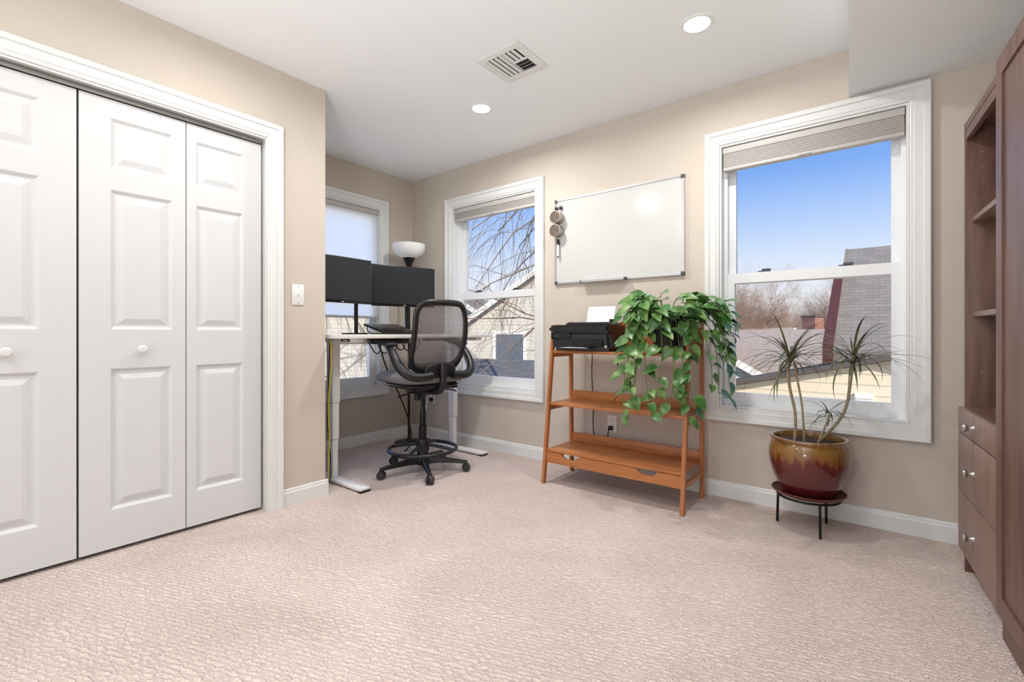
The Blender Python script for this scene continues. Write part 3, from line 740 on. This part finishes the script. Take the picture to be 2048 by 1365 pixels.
m_sauc=M('saucer_terracotta_brown',(104,52,36),.35,rgb2=(84,40,30),nscale=10)
lathe('saucer',[(0,.168),(.12,.168),(.150,.176),(.163,.190),(.158,.193),(.145,.183),(.12,.179),(0,.178)],(0,0,0),m_sauc,g)
g=grp('glazed_planter',DC)
lathe('pot',[(0,.180),(.108,.180),(.118,.186),(.140,.225),(.160,.275),(.172,.325),(.176,.36),(.174,.395),(.166,.425),(.160,.436),(.166,.444),(.170,.452),(.167,.459),(.155,.459),(.150,.45),(.150,.43),(0,.43)],(0,0,0),m_glaze,g,seg=72)
lathe('soil',[(0,.434),(.05,.436),(.149,.431)],(0,0,0),m_soil,g)
g=grp('dracaena_plant',DC)
def cam_off(r,t,z): v=rd*r+td*t; return Vector((v.x,v.y,z))
crowns=[(cam_off(-.10,.02,.865),52,.35),(cam_off(.185,.06,.865),50,.34),(cam_off(.075,.05,.585),22,.18)]
tr=[[cam_off(-.07,.0,.43),cam_off(-.055,.0,.55),cam_off(-.10,.01,.70),cam_off(-.115,.02,.80),cam_off(-.10,.02,.87)],
    [cam_off(.05,.0,.43),cam_off(.11,.02,.50),cam_off(.165,.04,.60),cam_off(.175,.05,.72),cam_off(.185,.06,.87)],
    [cam_off(.03,.03,.43),cam_off(.05,.04,.50),cam_off(.07,.05,.55),cam_off(.075,.05,.59)],
    [cam_off(-.02,.0,.43),cam_off(-.03,.01,.55),cam_off(-.045,.01,.68),cam_off(-.085,.02,.83)]]
for i,p in enumerate(tr): tube('trunk_%d'%i,p,.0068 if i<2 else .005,m_trunk,g)
bm=bmesh.new()
for c,n,ln in crowns:
    for k in range(n):
        a=random.uniform(0,2*math.pi); el=random.uniform(-.3,.8) if k%5 else random.uniform(.8,1.35); l=ln*random.uniform(.7,1.12)
        h=Vector((math.cos(a),math.sin(a),0)); pos=c+Vector((0,0,random.uniform(-.05,.02))); ang=el; seg=10; w=.0056 if ln>.2 else .004
        side=Vector((-h.y,h.x,0)); prev=None
        dr=random.uniform(.06,.24)
        if h.y>0: l*=1-.45*h.y
        for i in range(seg+1):
            f=i/seg; ww=w*(1-f**2.5)*(.6+.4*min(1,f*4))
            q=pos.copy(); 
            if DC.y+q.y>2.955: q.y=2.955-DC.y
            cur=(bm.verts.new(q-side*ww),bm.verts.new(q+Vector((0,0,-ww*.4))),bm.verts.new(q+side*ww))
            if prev:
                for m_ in range(2):
                    fc=bm.faces.new((prev[m_],prev[m_+1],cur[m_+1],cur[m_])); fc.smooth=True
            prev=cur
            pos=pos+(h*math.cos(ang)+Vector((0,0,math.sin(ang))))*l/seg; ang-=dr*(.5+f)
frombm('leaves',bm,m_blade,g,recalc=False)

# ------------------------------------------------------------ exterior
box('ground',-90,90,4.2,140,-4.6,-4.4,m_ground); box('ground_side',-90,-5.2,-20,4.2,-4.6,-4.4,m_ground)
def house(name,loc,rot,w,d,ze,zr,wall,roof,trim=None,win=True,chim=None,ov=.25,th=.12,rk=.12):
    trim=trim or m_ext; zb=-4.4
    g=grp(name,(loc[0],loc[1],0),math.radians(rot)); bm=bmesh.new()
    P=[(-w/2,zb),(w/2,zb),(w/2,ze),(0,zr),(-w/2,ze)]
    A=[bm.verts.new((x,-d/2,z)) for x,z in P]; B=[bm.verts.new((x,d/2,z)) for x,z in P]
    bm.faces.new(A); bm.faces.new(B)
    for i in range(5): bm.faces.new((A[i],A[(i+1)%5],B[(i+1)%5],B[i]))
    frombm('walls',bm,wall,g)
    sl=(zr-ze)/(w/2)
    for s in (-1,1):
        bm=bmesh.new(); xe=s*(w/2+ov); zee=ze-sl*ov
        q=[(0,zr+.02),(xe,zee+.02),(xe,zee+.02+th),(0,zr+.02+th)]
        A=[bm.verts.new((x,-d/2-ov,z)) for x,z in q]; B=[bm.verts.new((x,d/2+ov,z)) for x,z in q]
        bm.faces.new(A); bm.faces.new(B)
        for i in range(4): bm.faces.new((A[i],A[(i+1)%4],B[(i+1)%4],B[i]))
        frombm('roof_slope',bm,roof,g)
        for yy in (-d/2-ov-.03,d/2+ov):
            bm=bmesh.new(); q=[(0,zr+.02-rk),(xe,zee+.02-rk),(xe,zee+.03+th),(0,zr+.03+th)]
            A=[bm.verts.new((x,yy,z)) for x,z in q]; B=[bm.verts.new((x,yy+.03,z)) for x,z in q]
            bm.faces.new(A); bm.faces.new(B)
            for i in range(4): bm.faces.new((A[i],A[(i+1)%4],B[(i+1)%4],B[i]))
            frombm('rake_board',bm,trim,g)
    if win:
        for zc in (ze-.9,ze-3.4):
            for xc in (-w*.25,w*.25):
                box('window_trim',xc-.5,xc+.5,-d/2-.05,-d/2,zc-.75,zc+.75,m_ext,g); box('window_pane',xc-.4,xc+.4,-d/2-.06,-d/2-.05,zc-.65,zc+.65,m_glassd,g)
            for yc in (-d*.3,0,d*.3):
                for s in (-1,1):
                    x=s*w/2; box('window_trim',x-.05,x+.05,yc-.45,yc+.45,zc-.7,zc+.7,m_ext,g); box('window_pane',x-.06,x+.06,yc-.36,yc+.36,zc-.6,zc+.6,m_glassd,g)
    if chim:
        x,y,zt=chim; box('chimney',x-.28,x+.28,y-.28,y+.28,ze,zt,m_brick,g); box('chimney_cap',x-.32,x+.32,y-.32,y+.32,zt,zt+.07,m_asph,g)
    return g
ha=house('neighbor_house_grey_roof',(3.02,9.0),90,4.7,6.4,.80,2.15,m_sidc,m_shg,m_shg,False)
bm=bmesh.new(); q=[(-.75,1.72),(-2.62,.64),(-2.62,.86),(-.75,1.93)]
A=[bm.verts.new((x,3.46,z)) for x,z in q]; B=[bm.verts.new((x,3.56,z)) for x,z in q]
bm.faces.new(A); bm.faces.new(B)
for i in range(4): bm.faces.new((A[i],A[(i+1)%4],B[(i+1)%4],B[i]))
frombm('rake_fascia',bm,m_red,ha)
hb=house('neighbor_house_cream',(.05,6.35),0,7.0,.6,-.14,.70,m_sidc,m_asph,m_asph,False,ov=.08,th=.03,rk=.01)
boxes('gable_vent',[(-.28,-.12,-.34,-.30,.18,.36)]+[(-.27,-.13,-.35,-.34,.19+.03*i,.205+.03*i) for i in range(5)],m_ext,hb)
boxes('low_window',[(-1.0,-.2,-.33,-.30,-1.3,-.15)],m_ext,hb)
house('neighbor_house_tan_roof',(-1.9,22),62,7,9,-.7,1.0,m_sidt,m_shb,None,True,(1.0,1,1.65))
house('neighbor_house_white',(-6.6,20),20,6,8,-.9,.9,m_sidw,m_shb,None,True)
house('distant_house',(-9,36),75,8,9,-1.3,1.2,m_sidt,m_shb,None,True,(0,1,2.4))
house('distant_house',(-1.5,34),20,8,9,-1.3,.9,m_sidw,m_shb,None,True)
house('neighbor_house_greige',(-10.0,14.4),42,5.5,7,1.2,3.2,m_sidg,m_shg,None,True,rk=.05)
house('neighbor_house_white',(-16.5,18.5),20,6,7,.7,2.6,m_sidw,m_shg,None,True)
house('neighbor_garage',(-8.3,10.2),100,4.2,5,-.75,.15,m_sidw,m_shd,None,False,th=.08,rk=.04)
house('neighbor_house_grey',(-14.5,8.6),55,7,8,.5,2.2,m_sidg,m_shg,None,True)

def tree(name,base,height,mat,seed,levels=4,r0=.12,droop=0.0,spread=.7,kids=3,limbs=None):
    rnd=random.Random(seed); bm=bmesh.new(); bx=Vector(base)
    def bad(w): return (w.x>-4.1 and w.y<3.55) or (limbs and w.x>-.40*w.y)
    def seg(p,q,a,b):
        d=(q-p)
        if d.length<1e-5 or bad(bx+p) or bad(bx+q): return
        d.normalize(); u=d.orthogonal().normalized(); v=d.cross(u)
        A=[bm.verts.new(p+(u*math.cos(t)+v*math.sin(t))*a) for t in (0,2.09,4.19)]; B=[bm.verts.new(q+(u*math.cos(t)+v*math.sin(t))*b) for t in (0,2.09,4.19)]
        for i in range(3): bm.faces.new((A[i],A[(i+1)%3],B[(i+1)%3],B[i]))
    def grow(p,d,ln,r,lv):
        n=5 if lv<levels else 4
        for i in range(n):
            j=Vector((rnd.gauss(0,1),rnd.gauss(0,1),rnd.gauss(0,1)))*.13
            d=(d+j+Vector((0,0,-droop*(lv/levels)*.35 if lv>0 else .05))).normalized()
            q=p+d*ln/n; rn=r*(1-.55/n); seg(p,q,r,rn); p=q; r=rn
            if bad(bx+p): return
            if lv<levels and (lv>0 or i>=1):
                for c in range(kids if i==n-1 else (kids-1)):
                    if limbs and rnd.random()>.75: continue
                    a=rnd.uniform(0,6.28); o=d.orthogonal().normalized(); o=(Matrix.Rotation(a,3,d)@o)
                    nd=(d+o*rnd.uniform(spread*.6,spread*1.4)+Vector((0,0,.15*(1-droop)))).normalized()
                    grow(p,nd,ln*rnd.uniform(.5,.72),max(.003,r*.55),lv+1)
    if limbs:
        n=8
        for i in range(n): seg(Vector((0,0,height*i/n)),Vector((0,0,height*(i+1)/n)),r0*(1-.5*i/n),r0*(1-.5*(i+1)/n))
        for k in range(limbs[1]):
            z=rnd.uniform(limbs[2],height); l=Vector(limbs[0])+Vector((rnd.uniform(-.25,.25),rnd.uniform(-.25,.25),rnd.uniform(-.3,.35)))
            grow(Vector((0,0,z)),l.normalized(),limbs[3]*rnd.uniform(.7,1.15),.018,2)
    else: grow(Vector((0,0,0)),Vector((0,0,1)),height*.5,r0,0)
    o=frombm(name,bm,mat,None,recalc=False); o.location=base; return o
tree('bare_birch_tree',(-3.75,6.3,-4.4),8.6,m_bark,3,levels=4,r0=.09,droop=.75,spread=.8,kids=2,limbs=((-.95,-.1,0),16,4.6,2.3))
tree('bare_birch_tree',(-7.4,3.9,-4.4),7.5,m_bark,5,levels=4,r0=.07,droop=.6,spread=.8,kids=2,limbs=((-.3,.9,0),12,3.6,1.8))
t1=tree('bare_tree',(-7.4,34,-4.4),10.0,m_barkd,11,levels=4,r0=.16,spread=.8,kids=3)
for nm,loc,s in (('bare_tree',(-4.2,46,-4.4),.95),('bare_tree',(-9.5,40,-4.4),1.0),('bare_tree',(-12,42,-4.4),1.1),('bare_tree',(-.5,60,-4.4),1.1),('bare_tree',(-6.5,58,-4.4),.9),('bare_tree',(-22,30,-4.4),1.0),('bare_tree',(-26,24,-4.4),1.0)):
    o=bpy.data.objects.new(nm,t1.data); S.collection.objects.link(o); o.location=loc; o.scale=(s,s,s); o.rotation_euler=(0,0,loc[0])

# ------------------------------------------------------------ light
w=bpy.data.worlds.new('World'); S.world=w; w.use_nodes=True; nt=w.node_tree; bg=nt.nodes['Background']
tc=nt.nodes.new('ShaderNodeTexCoord'); sp=nt.nodes.new('ShaderNodeSeparateXYZ'); cr=nt.nodes.new('ShaderNodeValToRGB')
e=cr.color_ramp.elements; e[0].position=0; e[0].color=(.62,.60,.57,1); e[1].position=.5; e[1].color=(.86,.88,.90,1)
for p,c in ((.535,(.84,.88,.95,1)),(.565,(.70,.80,.96,1)),(.605,(.44,.62,.96,1)),(.645,(.22,.42,.90,1)),(.70,(.14,.33,.84,1)),(1,(.25,.40,.80,1))):
    x=e.new(p); x.color=c
ma=nt.nodes.new('ShaderNodeMath'); ma.operation='MULTIPLY_ADD'; ma.inputs[1].default_value=.5; ma.inputs[2].default_value=.5
nt.links.new(tc.outputs['Generated'],sp.inputs[0]); nt.links.new(sp.outputs['Z'],ma.inputs[0]); nt.links.new(ma.outputs[0],cr.inputs[0]); nt.links.new(cr.outputs[0],bg.inputs['Color'])
# sky strength boosted towards -X, added so the window shade glows
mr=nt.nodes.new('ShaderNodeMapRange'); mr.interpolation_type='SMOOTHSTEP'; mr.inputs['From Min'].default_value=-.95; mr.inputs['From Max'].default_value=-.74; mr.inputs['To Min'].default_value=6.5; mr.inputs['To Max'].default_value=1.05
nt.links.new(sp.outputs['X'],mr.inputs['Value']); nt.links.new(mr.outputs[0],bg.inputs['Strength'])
sd=bpy.data.lights.new('sun','SUN'); sd.energy=5; sd.angle=.01; sd.color=(1,.92,.80); so=bpy.data.objects.new('sun',sd); S.collection.objects.link(so)
so.rotation_euler=Vector((-.68,.5,-.5)).to_track_quat('-Z','Y').to_euler()
ld=bpy.data.lights.new('added_fill_light','POINT'); ld.energy=70; ld.shadow_soft_size=.35; ld.color=(.97,.985,1)  # added fill light behind the camera, not a lamp of the room
o=bpy.data.objects.new('added_fill_light',ld); S.collection.objects.link(o); o.location=(-.6,-3.2,1.3)
ld=bpy.data.lights.new('added_ceiling_fill','SPOT'); ld.energy=215; ld.shadow_soft_size=.3; ld.spot_size=math.radians(135); ld.spot_blend=1; ld.color=(.97,.985,1)  # added unseen spot, bounces soft fill off the ceiling
o=bpy.data.objects.new('added_ceiling_fill',ld); S.collection.objects.link(o); o.location=(-.35,-.7,.95); o.rotation_euler=Vector((-.22,.55,1)).to_track_quat('-Z','Y').to_euler()

# ------------------------------------------------------------ camera
cd=bpy.data.cameras.new('camera'); cam=bpy.data.objects.new('camera',cd); S.collection.objects.link(cam); S.camera=cam
cam.location=(0,0,CH); cam.rotation_euler=(R90,0,math.radians(38.28)); cd.sensor_fit='HORIZONTAL'; cd.sensor_width=36; cd.lens=940/2048*36
cd.shift_y=-(682.5-667)/2048; cd.clip_start=.02; cd.clip_end=400
